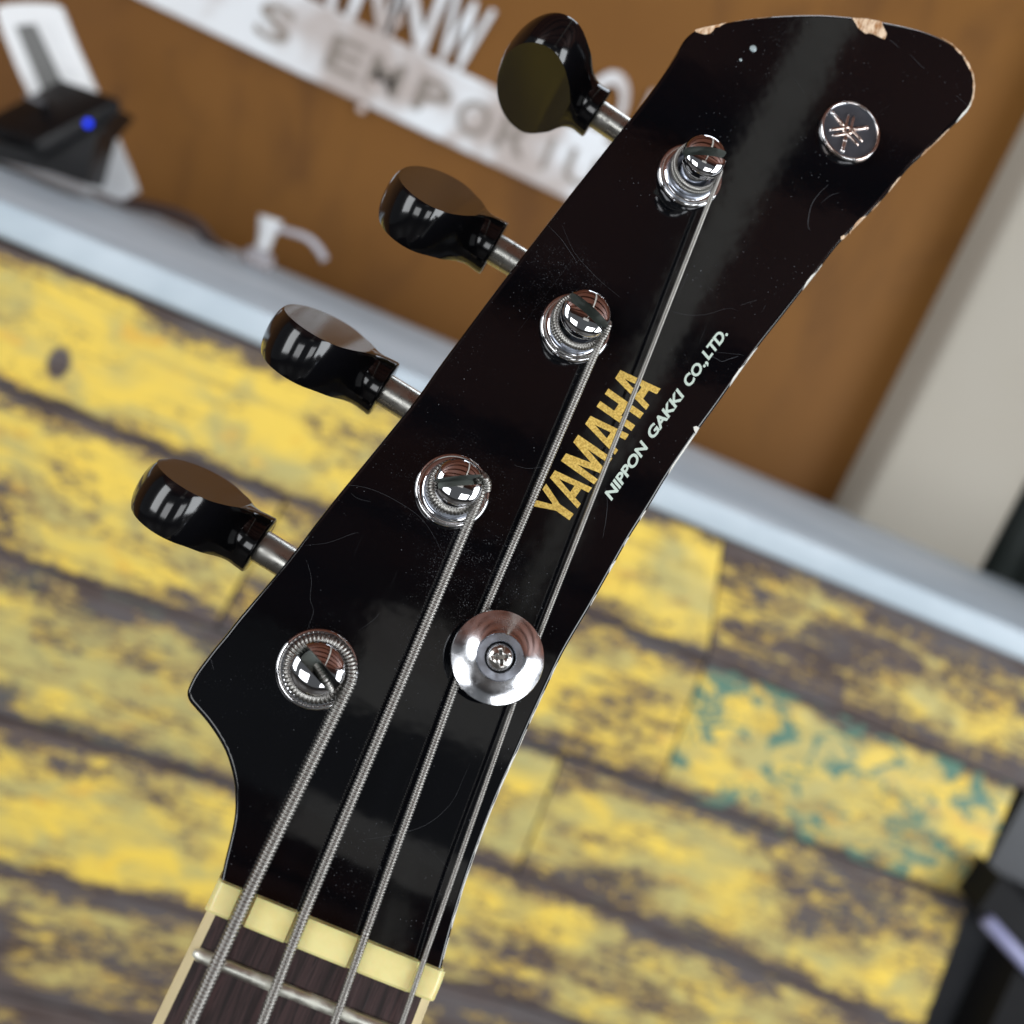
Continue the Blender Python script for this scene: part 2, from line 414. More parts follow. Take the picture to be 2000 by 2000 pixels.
edge_chips(10, 14, 0.00045, 11, WOODM, 0.5)
edge_chips(32, 37, 0.00025, 12, WOODM, 0.5)
patch('bare_wood_chip', [(1354,834),(1360,832),(1366,836),(1359,847),(1356,841)], WHITECHIP, sm=1)
patch('bare_wood_chip', [(1659,454),(1664,448),(1660,458)], WOODM, sm=1)
patch('bare_wood_chip', [(1642,462),(1650,459),(1649,466),(1643,469)], WOODM, sm=1)

# ---- scratches in the lacquer (one mesh)
SCR = plain('scratch_grey', (0.075, 0.08, 0.09), 0.5)
scr = [[(1618,360,.5),(1600,378,1.1),(1586,398,1.4),(1580,420,1.6),(1578,440,1.3),(1582,450,.4)], [(1640,376,.3),(1622,382,.8),(1604,396,.3)],
       [(1071,441,.3),(1095,466,.6),(1112,490,.7),(1128,514,.5)], [(1098,440,.2),(1120,490,.4),(1148,524,.5),(1176,552,.4),(1210,580,.3)],
       [(1300,604,.2),(1340,615,.45),(1380,614,.45),(1422,602,.3),(1440,607,.2)], [(1386,692,.4),(1398,700,.8),(1410,706,1.),(1422,702,1.),(1432,699,1.1),(1442,696,.7)],
       [(1398,688,.3),(1440,692,.5),(1452,694,.3)], [(1182,953,.4),(1186,980,.5),(1184,1010,.8),(1180,1035,.5),(1177,1050,.3)],
       [(672,946,.3),(720,954,.5),(770,976,.5),(820,1010,.4),(850,1052,.3),(866,1088,.2)], [(596,1065,.2),(640,1060,.3),(690,1042,.4),(700,1041,.2)],
       [(598,1092,.2),(608,1130,.4),(606,1170,.4),(612,1195,.5),(600,1230,.3)], [(700,1232,.2),(730,1210,.4),(742,1196,.3)],
       [(686,964,.3),(700,974,.4),(724,980,.3)], [(880,1700,.2),(820,1640,.1)], [(700,1640,.1),(760,1632,.5),(830,1612,.5),(880,1570,.4),(905,1520,.3),(918,1490,.1)],
       [(1120,504,.2),(1010,650,.1)], [(1446,596,.4),(1478,586,.6)], [(1488,610,.2),(1495,596,.4)], [(1777,106,.4),(1796,126,.9),(1806,134,.4)],
       [(1737,78,.6),(1748,86,1.2),(1756,94,.5)], [(1868,187,.8),(1878,196,.7),(1889,206,.4)], [(1560,560,.1),(1600,545,.2)], [(1710,225,.15),(1738,205,.1)],
       [(1540,140,.2),(1556,160,.3),(1572,184,.3)], [(1004,908,.3),(1030,915,.5),(1060,912,.3)], [(412,1288,.5),(416,1302,.6),(418,1308,.3)]]
bm = bmesh.new()
for line in scr:
    c = catmull([Vector((*hs2(u, v), w)) for u, v, w in line], 6); prev = None
    for i, p in enumerate(c):
        t = (c[min(i + 1, len(c) - 1)] - c[max(i - 1, 0)]); t.z = 0; t.normalize(); nr = Vector((-t.y, t.x, 0)); w = max(0.05, p.z) * 0.000028
        q = Vector((p.x, p.y, 0.00003 + ramp(p.y))); cur = (bm.verts.new(q + nr * w), bm.verts.new(q - nr * w))
        if prev: bm.faces.new((prev[0], prev[1], cur[1], cur[0]))
        prev = cur
bm_link('scratches', bm, SCR, head)
# ---- two raised blisters of clear lacquer near the tip
BLIS = NT('lacquer_blister').set(Base_Color=(0.35, 0.42, 0.44), Roughness=0.08, IOR=1.5).m
for u, v, r in ((1471, 95, 0.00068), (1446.5, 117, 0.0003)):
    bm = bmesh.new(); lathe(bm, [(0, r * 0.6), (r * 0.5, r * 0.52), (r * 0.86, r * 0.3), (r, 0)], hs(u, v), 20)
    bm_link('lacquer_blister', bm, BLIS, head, smooth=True)

# ---- gold lettering, drawn as letter shapes in a box of length units along the word and 0..1 in height
def gold_pt(s, y):
    B = Vector((395, 1795)) + (s + 1244.6) * Vector((783, -1127)) / 1374
    T = Vector((118, 1570)) + (s + 1219.6) * Vector((700, -1070)) / 1280
    p = (B * (1 - y) + T * y) / 4.6; return hs2(p.x + 1030, p.y + 620)
def A_(l0, l1, r0, r1, t0, t1):                          # feet left/right, apex
    w = l1 - l0
    ap = (t0 + t1) / 2
    def L(x0, x1, y): return x0 + (x1 - x0) * y
    ci_l = lambda y: L(l1, ap - 1, y / 0.86); ci_r = lambda y: L(r0, ap + 1, y / 0.86)
    return [[(l0, 0), (l1, 0), (ci_l(0.20), 0.20), (ci_r(0.20), 0.20), (r0, 0), (r1, 0), (t1, 1), (t0, 1)]], [[(ci_l(0.38), 0.38), (ap, 0.80), (ci_r(0.38), 0.38)]]
LET = []
LET.append(([[(-1277, 0), (-1209, 0), (-1209, 0.42), (-1128, 1), (-1190, 1), (-1240, 0.60), (-1252, 0.60), (-1303, 1), (-1367, 1), (-1277, 0.42)]], []))
LET.append(A_(-1149, -1098, -975, -921, -1066, -985))
LET.append(([[(-886, 0), (-830, 0), (-826, 0.62), (-768, 0), (-718, 0), (-662, 0.62), (-657, 0), (-599, 0), (-602, 1), (-682, 1), (-742, 0.36), (-802, 1), (-884, 1)]], []))
LET.append(A_(-561, -510, -398, -338, -487, -400))
LET.append(([[(-300, 0), (-240, 0), (-240, 0.40), (-166, 0.40), (-166, 0), (-106, 0), (-106, 1), (-166, 1), (-166, 0.60), (-240, 0.60), (-240, 1), (-300, 1)]], []))
LET.append(A_(-70, -18, 101, 162, 4, 92))
bm = bmesh.new()
for outs, holes in LET:
    loops = [[gold_pt(*p) for p in l] for l in outs + holes]
    flat = [p for l in loops for p in l]; vs = [bm.verts.new((p.x, p.y, 0.00007)) for p in flat]
    for tri in tessellate_polygon([[Vector((p.x, p.y, 0)) for p in l] for l in loops]):
        try: bm.faces.new([vs[i] for i in tri])
        except ValueError: pass
for f in bm.faces:
    f.normal_update()
    if f.normal.z < 0: f.normal_flip()
o = bm_link('gold_lettering', bm, gold_leaf(), head, recalc=False)
o['label'] = 'large gold capital lettering'
WHITE_INK = plain('white_ink', (0.62, 0.74, 0.66), 0.45, 0, 0.06, 900)
def word(bm, txt, a, b, hpx, up, shear=0.22, bold=0.034, sp=1.0):
    """fit one word on a baseline from pixel a to pixel b"""
    A, Bp = hs2(*a), hs2(*b); U = hs2(a[0] + up[0] * hpx, a[1] + up[1] * hpx) - A
    me = text_polys(txt, 1.0, shear, bold, sp); xs = [v.co.x for v in me.vertices]; ys = [v.co.y for v in me.vertices]
    x0, x1 = min(xs), max(xs); cap = 0.73
    off = len(bm.verts); vs = []
    for v in me.vertices:
        p = A + (Bp - A) * ((v.co.x - x0) / (x1 - x0)) + U * (v.co.y / cap); vs.append(bm.verts.new((p.x, p.y, 0.00007)))
    for f in me.polygons: bm.faces.new([vs[i] for i in f.vertices])
    bpy.data.meshes.remove(me)
def z46(x, y): return (x / 4.6 + 1030, y / 4.6 + 620)
bm = bmesh.new(); UPV = (-0.83, -0.56)
word(bm, 'NIPPON', z46(752, 1648), z46(1095, 1150), 20, UPV); word(bm, 'GAKKI', z46(1130, 1095), z46(1420, 685), 20, UPV)
word(bm, 'CO.,', z46(1455, 628), z46(1622, 402), 20, UPV); word(bm, 'LTD.', z46(1625, 385), z46(1803, 148), 20, UPV)
o = bm_link('white_lettering', bm, WHITE_INK, head); o['label'] = 'small white slanted capital lettering'

# ---- round emblem with three crossed tuning forks
ec = hs(1656, 261, 0.0); er = (hs(1600, 238, 0.0012) - hs(1713, 285, 0.0012)).length / 2
EMB = NT('dark_nickel'); v_ = EMB.noise(EMB.coord(), 500, 4, 0.6)
EMB.set(Base_Color=EMB.mix(v_, (0.075, 0.085, 0.105), (0.15, 0.165, 0.195)), Metallic=0.75, Roughness=0.38)
COPPER = NT('worn_copper_chrome'); v_ = COPPER.noise(COPPER.coord(), 220, 3)
COPPER.set(Base_Color=COPPER.mix(COPPER.step(v_, 0.42, 0.62), (0.76, 0.76, 0.78), (0.64, 0.52, 0.46)), Metallic=1.0, Roughness=0.16)
bm = bmesh.new(); lathe(bm, [(0, 0.0009), (er * 0.88, 0.0009), (er * 0.9, 0.0006), (er * 0.97, 0.0001), (er * 0.97, -0.0004)], ec)
emb = bm_link('emblem', bm, EMB.m, bass, auto=30); emb['label'] = 'round dark metal emblem with raised crossed tuning forks'
bm = bmesh.new(); lathe(bm, [(er * 0.885, 0.0006), (er * 0.885, 0.00115), (er * 0.92, 0.0014), (er * 0.97, 0.00128), (er, 0.0009), (er, -0.0002)], ec)
bm_link('emblem_rim', bm, COPPER.m, emb, smooth=True)
bm = bmesh.new()
def zE(x, y): return hs(x / 10.73 + 1560, y / 10.73 + 180, 0.0010)
def bar(bm, pts, w):
    P = [zE(*p) for p in pts]; P = [P[0] + (P[-1] - P[0]) * (i / 6) for i in range(7)]
    n = len(P); rad = [w * (0.55 if i in (0, n - 1) else 1) for i in range(n)]; sweep(bm, P, rad, 10)
ctr = (1020, 800)
for prong, stem in ((((640, 800), (690, 920)), (1430, 745)), (((1050, 455), (1160, 490)), (905, 1245)), (((1335, 1050), (1250, 1130)), (690, 430))):
    mid = ((prong[0][0] + prong[1][0]) / 2, (prong[0][1] + prong[1][1]) / 2)
    dx, dy = ctr[0] - mid[0], ctr[1] - mid[1]; L = math.hypot(dx, dy); dx, dy = dx / L, dy / L
    ends = []
    for p in prong:
        e = (p[0] + dx * (L + 110), p[1] + dy * (L + 110)); ends.append(e); bar(bm, (p, e), 0.00034)
    bar(bm, ends, 0.00027); m2 = ((ends[0][0] + ends[1][0]) / 2, (ends[0][1] + ends[1][1]) / 2)
    bar(bm, (m2, stem), 0.0004)
    for t, r in ((0.35, 0.00046), (0.95, 0.0005)):
        p = zE(m2[0] + (stem[0] - m2[0]) * t, m2[1] + (stem[1] - m2[1]) * t)
        bmesh.ops.create_icosphere(bm, subdivisions=2, radius=r, matrix=Matrix.Translation(p))
bm_link('tuning_fork_mark', bm, COPPER.m, emb, smooth=True)

# ---- nut, fingerboard, neck
NUT = nut_plastic(); HN = 0.0046
nl, nr_ = hs(399, 1778, HN), hs(848, 1961, HN); ntl, ntr = hs(428, 1716, 0.003), hs(861, 1896, 0.003)
nut_hw = (nr_.x - nl.x) / 2; nut_cx = (nr_.x + nl.x) / 2; nut_y0 = (nl.y + nr_.y) / 2; nut_y1 = (ntl.y + ntr.y) / 2
bm = bmesh.new()
sec = [(nut_y0, -0.004), (nut_y0, HN - 0.0004), (nut_y0 + 0.0004, HN), (nut_y0 + 0.0032, HN + 0.0001), (nut_y0 + 0.0045, HN - 0.0003), (nut_y1 - 0.0006, 0.0032), (nut_y1, 0.0022), (nut_y1, -0.004)]
NX = 160; rows = []
def arch(t): return 0.0005 * (1 - (2 * t - 1) ** 2)
STR_NUT = [(487, 1742), (598, 1776), (715, 1822), (829, 1872)]
slots = []
rows_x = [nut_cx - nut_hw + 2 * nut_hw * i / NX for i in range(NX + 1)]
SR = [0.00106, 0.00085, 0.00066, 0.00045]
slot_x = [hs(u, v, HN + 0.0006).x for u, v in STR_NUT]
for i, x in enumerate(rows_x):
    t = i / NX; e = min(t, 1 - t) * 2 * nut_hw; drop = 0.0009 * max(0, 1 - e / 0.0011) ** 2; row = []
    cut = 0.0
    for sx, r in zip(slot_x, SR):
        dxx = abs(x - sx)
        if dxx < r * 1.08: cut = r * 0.75
    for y, z in sec:
        zz = z + (arch(t) - drop - cut if z > 0.001 else 0.0); row.append(bm.verts.new((x, y, zz)))
    rows.append(row)
for ra, rb in zip(rows, rows[1:]):
    for k in range(len(sec) - 1): bm.faces.new((ra[k], ra[k + 1], rb[k + 1], rb[k]))
bm.faces.new(rows[0]); bm.faces.new(list(reversed(rows[-1])))
o = bm_link('nut', bm, NUT, bass, auto=35); o['label'] = 'yellowed ivory plastic nut'
HF = 0.0031; LEN = 0.24
def fb_half(y): return nut_hw - 0.0004 + (nut_y0 - y) * 0.022
BIND = plain('cream_binding', (0.74, 0.62, 0.36), 0.35, 0, 0.08, 300)
bm = bmesh.new(); ys = [nut_y0 - 0.0001 - LEN * i / 24 for i in range(25)]
grid = []
for y in ys:
    hw = fb_half(y) - 0.0014; grid.append([bm.verts.new((nut_cx + hw * (2 * k / 16 - 1), y, HF + 0.0006 * (1 - (2 * k / 16 - 1) ** 2))) for k in range(17)] )
for ra, rb in zip(grid, grid[1:]):
    for k in range(16): bm.faces.new((ra[k], ra[k + 1], rb[k + 1], rb[k]))
ge = bmesh.ops.extrude_face_region(bm, geom=list(bm.faces)); 
for v in [g for g in ge['geom'] if isinstance(g, bmesh.types.BMVert)]: v.co.z = -0.002
fb = bm_link('fingerboard', bm, rosewood(), bass, auto=30)
for sg in (-1, 1):
    bm = bmesh.new(); prof = []
    for y in ys:
        hw = fb_half(y); x0, x1 = nut_cx + sg * (hw - 0.0014), nut_cx + sg * hw
        prof.append([bm.verts.new(q) for q in ((x0, y, HF), (x1 - sg * 0.0002, y, HF), (x1, y, HF - 0.0003), (x1, y, -0.002), (x0, y, -0.002))])
    for ra, rb in zip(prof, prof[1:]):
        for k in range(5): bm.faces.new((ra[k], ra[(k + 1) % 5], rb[(k + 1) % 5], rb[k]))
    bm.faces.new(prof[0]); bm.faces.new(list(reversed(prof[-1])))
    bm_link('edge_binding', bm, BIND, fb)
FRET = chrome('fret_nickel', (0.78, 0.78, 0.70), 0.34, 0.04)
fa, fb2 = hs(379, 1856, HF), hs(728, 2002, HF)
for y in ((fa.y + fb2.y) / 2, (fa.y + fb2.y) / 2 - 0.034, (fa.y + fb2.y) / 2 - 0.066, (fa.y + fb2.y) / 2 - 0.097):
    bm = bmesh.new(); hw = fb_half(y) - 0.0008; P = []; rad = []
    for i in range(41):
        t = i / 40; P.append(Vector((nut_cx + hw * (2 * t - 1), y, HF + 0.0006 * (1 - (2 * t - 1) ** 2) + 0.0001))); rad.append(0.0010 * (0.45 + 0.55 * min(1, min(t, 1 - t) / 0.02)))
    sweep(bm, P, rad, 14); bm_link('fret', bm, FRET, fb, smooth=True)
NECKM = NT('neck_lacquer').set(Base_Color=(0.006, 0.005, 0.005), Roughness=0.15).m
bm = bmesh.new(); prev = None; first = None
for y in [nut_y0 + 0.002] + ys:
    hw = fb_half(y) - 0.0012; ring = [bm.verts.new((nut_cx + hw * math.cos(a), y, -0.0021 + 0.019 * math.sin(a))) for a in [math.pi + math.pi * k / 20 for k in range(21)]]
    if prev:
        for k in range(20): bm.faces.new((prev[k], prev[k + 1], ring[k + 1], ring[k]))
        bm.faces.new((prev[20], prev[0], ring[0], ring[20]))
    else: first = ring
    prev = ring
bm.faces.new(first); bm.faces.new(list(reversed(prev)))
bm_link('neck', bm, NECKM, bass, auto=50)

# ---- tuners: post (with bushing) on the face, peg (with shaft) at the side
POST = [  # bushing px, bushing radius px, head px, head radius px, slot direction px
    dict(b=(1348, 343), rb=66, h=(1386, 292), rh=45, s=((1342, 277), (1430, 287))),
    dict(b=(1124, 640), rb=71, h=(1154, 605), rh=50.5, s=((1126, 566), (1196, 628))),
    dict(b=(884, 958), rb=75, h=(902, 939), rh=50, s=((852, 937), (948, 928))),
    dict(b=(620, 1307), rb=81, h=(621, 1309), rh=56, s=((588, 1271), (652, 1343)))]
HH = 0.0098
for i, p in enumerate(POST):
    c = hs(*p['b'], 0.0008); c.z = 0
    rb = ((hs(p['b'][0] - p['rb'] * 0.6, p['b'][1] - p['rb'] * 0.8, 0.001) - hs(p['b'][0] + p['rb'] * 0.6, p['b'][1] + p['rb'] * 0.8, 0.001)).length) / 2
    rh = (hs(p['h'][0] - p['rh'] * 0.7, p['h'][1] - p['rh'] * 0.7, HH) - hs(p['h'][0] + p['rh'] * 0.7, p['h'][1] + p['rh'] * 0.7, HH)).length / 2
    p['c'] = c; p['rbm'] = rb; p['rhm'] = rh
    p['rs'] = rh * 0.74
    sd = hs2(*p['s'][1], HH) - hs2(*p['s'][0], HH); sd.normalize(); p['sd'] = sd
    # post: shaft, waisted for the string, then a domed head cut by the slot
    rs = p['rs']; zb = 0.0068 if i < 3 else 0.0062
    prof = [(rs * 1.12, 0.0004), (rs * 1.05, 0.0026), (rs, 0.0036), (rs, zb - 0.0014), (rs * 1.06, zb - 0.0004), (rh * 0.93, zb), (rh * 0.985, zb + 0.0004), (rh, zb + 0.0010), (rh * 0.985, zb + 0.0017)]
    zt = zb + 0.0017
    for k in range(1, 12):
        a = k / 11 * math.pi / 2; prof.append((rh * 0.985 * math.cos(a) if k < 11 else 0.0, zt + 0.0017 * math.sin(a)))
    prof = [(0.0, 0.0004)] + prof
    sw = rh * (0.205 if i != 3 else 0.25); zf = zb - 0.0016                     # half width and floor of the slot
    bm = bmesh.new(); lathe(bm, prof, (0, 0, 0), 72)
    nrm = Vector((-sd.y, sd.x, 0))
    def cut(bm, co, no, fill=True):
        r = bmesh.ops.bisect_plane(bm, geom=list(bm.verts) + list(bm.edges) + list(bm.faces), plane_co=co, plane_no=no, clear_outer=True)
        if fill:
            es = [e for e in r['geom_cut'] if isinstance(e, bmesh.types.BMEdge)]
            if es:
                ff = bmesh.ops.triangle_fill(bm, use_beauty=True, edges=es)
                for f in ff['geom']:
                    if isinstance(f, bmesh.types.BMFace): f.material_index = 1
    bm_all = bmesh.new()
    for sgn in (-1, 1):
        b2 = bm.copy(); cut(b2, nrm * sgn * sw, -nrm * sgn); cut(b2, Vector((0, 0, zf)), Vector((0, 0, -1)))
        me = bpy.data.meshes.new('t'); b2.to_mesh(me); b2.free(); bm_all.from_mesh(me); bpy.data.meshes.remove(me)
    b2 = bm.copy(); cut(b2, Vector((0, 0, zf)), Vector((0, 0, 1)))
    me = bpy.data.meshes.new('t'); b2.to_mesh(me); b2.free(); bm_all.from_mesh(me); bpy.data.meshes.remove(me); bm.free()
    po = bm_link('tuner_post', bm_all, [CHROME, SLOT], bass, auto=32); po.location = c
    # bushing: rolled flange and a raised collar round the post
    bm = bmesh.new(); rc = rb * 0.77
    lathe(bm, [(rb, -0.0002), (rb, 0.0004), (rb * 0.985, 0.0009), (rb * 0.95, 0.00125), (rb * 0.90, 0.0013), (rc * 1.02, 0.0009), (rc * 1.005, 0.0012)], (0, 0, 0), 96)
    bu = bm_link('bushing', bm, CHROME, po, smooth=True)
    bm = bmesh.new()
    lathe(bm, [(rc * 1.005, 0.0006), (rc, 0.0021), (rc * 0.985, 0.0023), (rc * 0.88, 0.0023), (rc * 0.865, 0.0021), (rc * 0.84, 0.0008), (rs * 1.1, 0.0006)], (0, 0, 0), 96)
    bm_link('bushing_collar', bm, SATIN, po, auto=35)
    if i == 3:
        bm = bmesh.new(); box(bm, (-rh * 0.06, -sw * 0.98, zf + 0.00002), (rh * 0.95, sw * 0.98, zf + 0.00006), Matrix.Rotation(math.atan2(sd.y, sd.x), 4, 'Z'))
        bm_link('string_hole', bm, DARKHOLE, po)

# peg: lofted paddle
def peg(collar, tip, phi, hax=-0.016):
    c, t = hs(*collar, hax), hs(*tip, hax); A = Vector((t.x - c.x, t.y - c.y, 0)); L = A.length; A.normalize()
    B = Vector((A.y, -A.x, 0)); 
    if B.y < 0: B = -B
    Nf = Vector((0, 0, 1)) * math.cos(phi) + B * math.sin(phi); Wd = A.cross(Nf).normalized()
    k = L / 0.0235; BW = 15.9
    st = [(0, 5.2, 5.2), (0.3, 5.5, 5.55), (1, 5.5, 5.5), (2.2, 5.45, 5.4), (3.5, 5.75, 5.2), (5, 6.7, 5.0), (6.5, 8.4, 4.8), (8, 10.7, 4.6), (9.5, 12.9, 4.45), (11, 14.6, 4.45), (12.5, 15.6, 4.45), (14, BW, 4.45)]
    st = [tuple(v) for v in catmull([Vector(q) for q in st], 3)]
    lev = [math.sin(R(-90 + 180 * q / 16)) for q in range(17)]
    rows = []
    for a, w, h in st:
        f = max(0.0, min(1.0, (a - 2.5) / 5.0)); f = f * f * (3 - 2 * f); side = []
        for y in lev:
            rnd_ = w * (1 - math.sqrt(max(0, 1 - (0.995 * y) ** 2))); flat = 2.7 * (1 - (1 - abs(0.80 * y) ** 2.3) ** (1 / 2.3))
            side.append((a, w - rnd_ + (rnd_ - flat) * f, y * h))
        rows.append(side)
    for q in range(1, 15):                               # rounded outer end, its wall bulging like the sides
        an = q / 14 * math.pi / 2; side = []
        for y in lev:
            d = 2.7 * (1 - (1 - abs(0.80 * y) ** 2.3) ** (1 / 2.3)); side.append((14 + (9.5 - d) * math.sin(an), max(0.02, (BW - d) * math.cos(an)), y * (4.45 - 0.35 * (1 - math.cos(an)))))
        rows.append(side)
    bm = bmesh.new(); prev = None; mm = 0.001 * k
    for side in rows:
        ring = [bm.verts.new(c + A * (a * mm) + Wd * (x * mm) + Nf * (y * mm)) for a, x, y in side]
        ring += [bm.verts.new(c + A * (a * mm) - Wd * (x * mm) + Nf * (y * mm)) for a, x, y in reversed(side)]
        n = len(ring)
        if prev:
            for q in range(n): bm.faces.new((prev[q], prev[(q + 1) % n], ring[(q + 1) % n], ring[q]))
        else: bm.faces.new(ring)
        prev = ring
    bm.faces.new(list(reversed(prev)))
    bmesh.ops.remove_doubles(bm, verts=bm.verts, dist=1e-6)
    o = bm_link('tuning_peg', bm, PEG, bass, auto=38)
    bm = bmesh.new(); e = c - A * 0.019; sweep(bm, [e + (c + A * 0.002 - e) * (q / 10) for q in range(11)], 0.0031 * k, 32)
    bm_link('peg_shaft', bm, AGED, o, auto=40)
    return o
peg((1167, 223), (989, 100), R(-86)); peg((966, 486), (760, 362), R(52)); peg((751, 761), (534, 628), R(65)); peg((509, 1066), (286, 929), R(74.5))

# ---- string retainer disc
rc_ = hs(972, 1284, 0.0048); rr_ = (hs(972 - 75, 1284 - 54, 0.0046) - hs(972 + 75, 1284 + 54, 0.0046)).length / 2
cc = Vector((rc_.x, rc_.y, 0)); CLOUD = chrome('cloudy_chrome', (0.92, 0.93, 0.97), 0.12, 0.3)
bm = bmesh.new()
lathe(bm, [(0.0022, 0.0), (0.0024, 0.0036), (rr_ * 0.5, 0.0037), (rr_ * 0.92, 0.0043), (rr_ * 0.985, 0.0045), (rr_, 0.0048), (rr_ * 0.985, 0.0051), (rr_ * 0.93, 0.0052), (rr_ * 0.8, 0.0055), (rr_ * 0.6, 0.0062), (rr_ * 0.505, 0.0068)], cc, 96)
ret = bm_link('string_retainer', bm, CLOUD, bass, auto=40); ret['label'] = 'round chrome disc holding two strings down'
bm = bmesh.new(); lathe(bm, [(rr_ * 0.508, 0.0062), (rr_ * 0.5, 0.0071), (rr_ * 0.485, 0.0073), (rr_ * 0.34, 0.0073), (rr_ * 0.325, 0.0071), (rr_ * 0.32, 0.0058)], cc, 72)
bm_link('retainer_ring', bm, SATIN, ret, auto=35)
bm = bmesh.new(); rs_ = rr_ * 0.30
lathe(bm, [(rs_ * 1.06, 0.0056), (rs_, 0.0066), (rs_ * 0.93, 0.0072), (rs_ * 0.75, 0.0077), (rs_ * 0.45, 0.0080), (0, 0.0081)], cc, 48)
scw = bm_link('screw', bm, chrome('screw_nickel', (0.62, 0.60, 0.57), 0.18, 0.5), ret, smooth=True)
cutter = bmesh.new()
for q in range(2):
    box(cutter, (-rs_ * 0.52, -rs_ * 0.13, 0.0064), (rs_ * 0.52, rs_ * 0.13, 0.0095), Matrix.Translation(cc) @ Matrix.Rotation(R(28 + 90 * q), 4, 'Z'))
me = bpy.data.meshes.new('cut'); cutter.to_mesh(me); cutter.free(); co_ = bpy.data.objects.new('cut', me); COL.objects.link(co_); co_.matrix_world = GM
bm = bmesh.new(); bm.from_mesh(scw.data); es = [e for e in bm.edges if e.is_boundary]
if es: bmesh.ops.contextual_create(bm, geom=es)
bm.to_mesh(scw.data); bm.free()
scw.data.materials.append(DARKHOLE)
md = scw.modifiers.new('cross', 'BOOLEAN'); md.object = co_; md.operation = 'DIFFERENCE'; md.solver = 'EXACT'; md.use_self = True
bpy.context.view_layer.update(); dg = bpy.context.evaluated_depsgraph_get()
nm = bpy.data.meshes.new_from_object(scw.evaluated_get(dg)); scw.modifiers.clear(); scw.data = nm; bpy.data.objects.remove(co_)

# ---- strings: one wound tube each, from the fingerboard over the nut to its post, round it and into the slot
def wound(name, path, r, pitch, sub=5, seg=12):
    pts = []; d = 0.0
    # resample evenly
    seglen = [(b - a).length for a, b in zip(path, path[1:])]; tot = sum(seglen); step = pitch / sub; n = int(tot / step)
    i = 0; acc = 0.0
    for k in range(n + 1):
        s = k * step
        while i < len(seglen) - 1 and s > acc + seglen[i]: acc += seglen[i]; i += 1
        t = min(1, (s - acc) / max(seglen[i], 1e-9)); pts.append(path[i] + (path[i + 1] - path[i]) * t)
    rad = []
    for k in range(len(pts)):
        ph = (k % sub) / sub; rad.append(r * (0.72 + 0.28 * abs(math.sin(math.pi * ph)) ** 0.6))
    bm = bmesh.new(); sweep(bm, pts, rad, seg); return bm_link(name, bm, STEEL, bass, smooth=True)
def string(i, below, nutp, mids, post, r, pitch, turns, ztop, zstep, coil_r=None, seg=12, lead=0.0):
    hn = HN + 0.0005 - 0.75 * r + r + 0.0001
    P = []
    n0 = hs(*nutp, hn); b0 = hs(*below, hn + 0.0001); dirn = (b0 - n0); dirn.z = 0
    far = n0 + dirn.normalized() * (LEN * 0.95); far.z = hn + 0.0006
    P += [far, n0 + dirn.normalized() * 0.006 + Vector((0, 0, 0.00005)), n0 + dirn.normalized() * 0.002, n0]
    c = post['c']; cr = coil_r if coil_r else post['rs'] + r * 0.95
    for m in mids: P.append(hs(*m))                       # only where the retainer presses the string down
    last = Vector((P[-1].x - c.x, P[-1].y - c.y)); dl = last.length
    a0 = math.atan2(last.y, last.x) + math.acos(min(1, (cr + lead) / dl))      # tangent on the right-hand side, wrapping anticlockwise
    N = int(abs(turns) * 60); H = []
    for k in range(N + 1):
        t = k / N; ang = a0 + t * turns * 2 * math.pi
        q = cr + lead * max(0.0, 1 - t * turns / 0.45) ** 2
        H.append(Vector((c.x + q * math.cos(ang), c.y + q * math.sin(ang), ztop - zstep * (t * turns))))
    # straight runs in plan; height eases over the nut and under the retainer
    P.append(H[0]); path = []
    for a, b in zip(P, P[1:]):
        for k in range(24): path.append(a + (b - a) * (k / 24))
    zs = [p.z for p in path]
    for _ in range(30): zs = [zs[0]] + [(zs[k - 1] + 2 * zs[k] + zs[k + 1]) / 4 for k in range(1, len(zs) - 1)] + [zs[-1]]
    for p, z in zip(path, zs): p.z = z
    return wound('string', path + H, r, pitch, 5, seg)
string(3, (370, 2000), STR_NUT[0], [], POST[3], SR[0], 0.00058, 1.9, 0.0052, 0.0016, coil_r=POST[3]['rhm'] * 0.97 + SR[0] * 0.25, seg=14, lead=0.0010)
string(2, (511, 2000), STR_NUT[1], [], POST[2], SR[1], 0.00052, 1.75, 0.0052, 0.0017, seg=14, lead=0.0004)
string(1, (652, 2000), STR_NUT[2], [(918, 1260, .0029)], POST[1], SR[2], 0.00045, 1.7, 0.0052, 0.0014, coil_r=POST[1]['rhm'] * 1.04)
string(0, (786, 1995), STR_NUT[3], [(1026, 1310, .0028)], POST[0], SR[3], 0.00038, 2.4, 0.0052, 0.0011, coil_r=POST[0]['rhm'] * 1.06, seg=10)
# cut string ends that dive into the slots
def tail(px, r, pitch):
    pts = catmull([hs(*p) for p in px], 14); return wound('string_tail', pts, r, pitch, 5, 12)
tail([(620, 1302, .0046), (625, 1311, .0060), (631, 1321, .0066), (637, 1331, .0066), (642, 1341, .0060), (645, 1349, .0048)], SR[0] * 0.72, 0.0005)
tail([(935, 926, .0050), (945, 932, .0066), (951, 944, .0062), (950, 958, .0052)], SR[1] * 0.9, 0.0005)
tail([(1186, 628, .0060), (1189, 634, .0066), (1184, 648, .0058), (1178, 660, .0050)], SR[2] * 0.9, 0.00045)

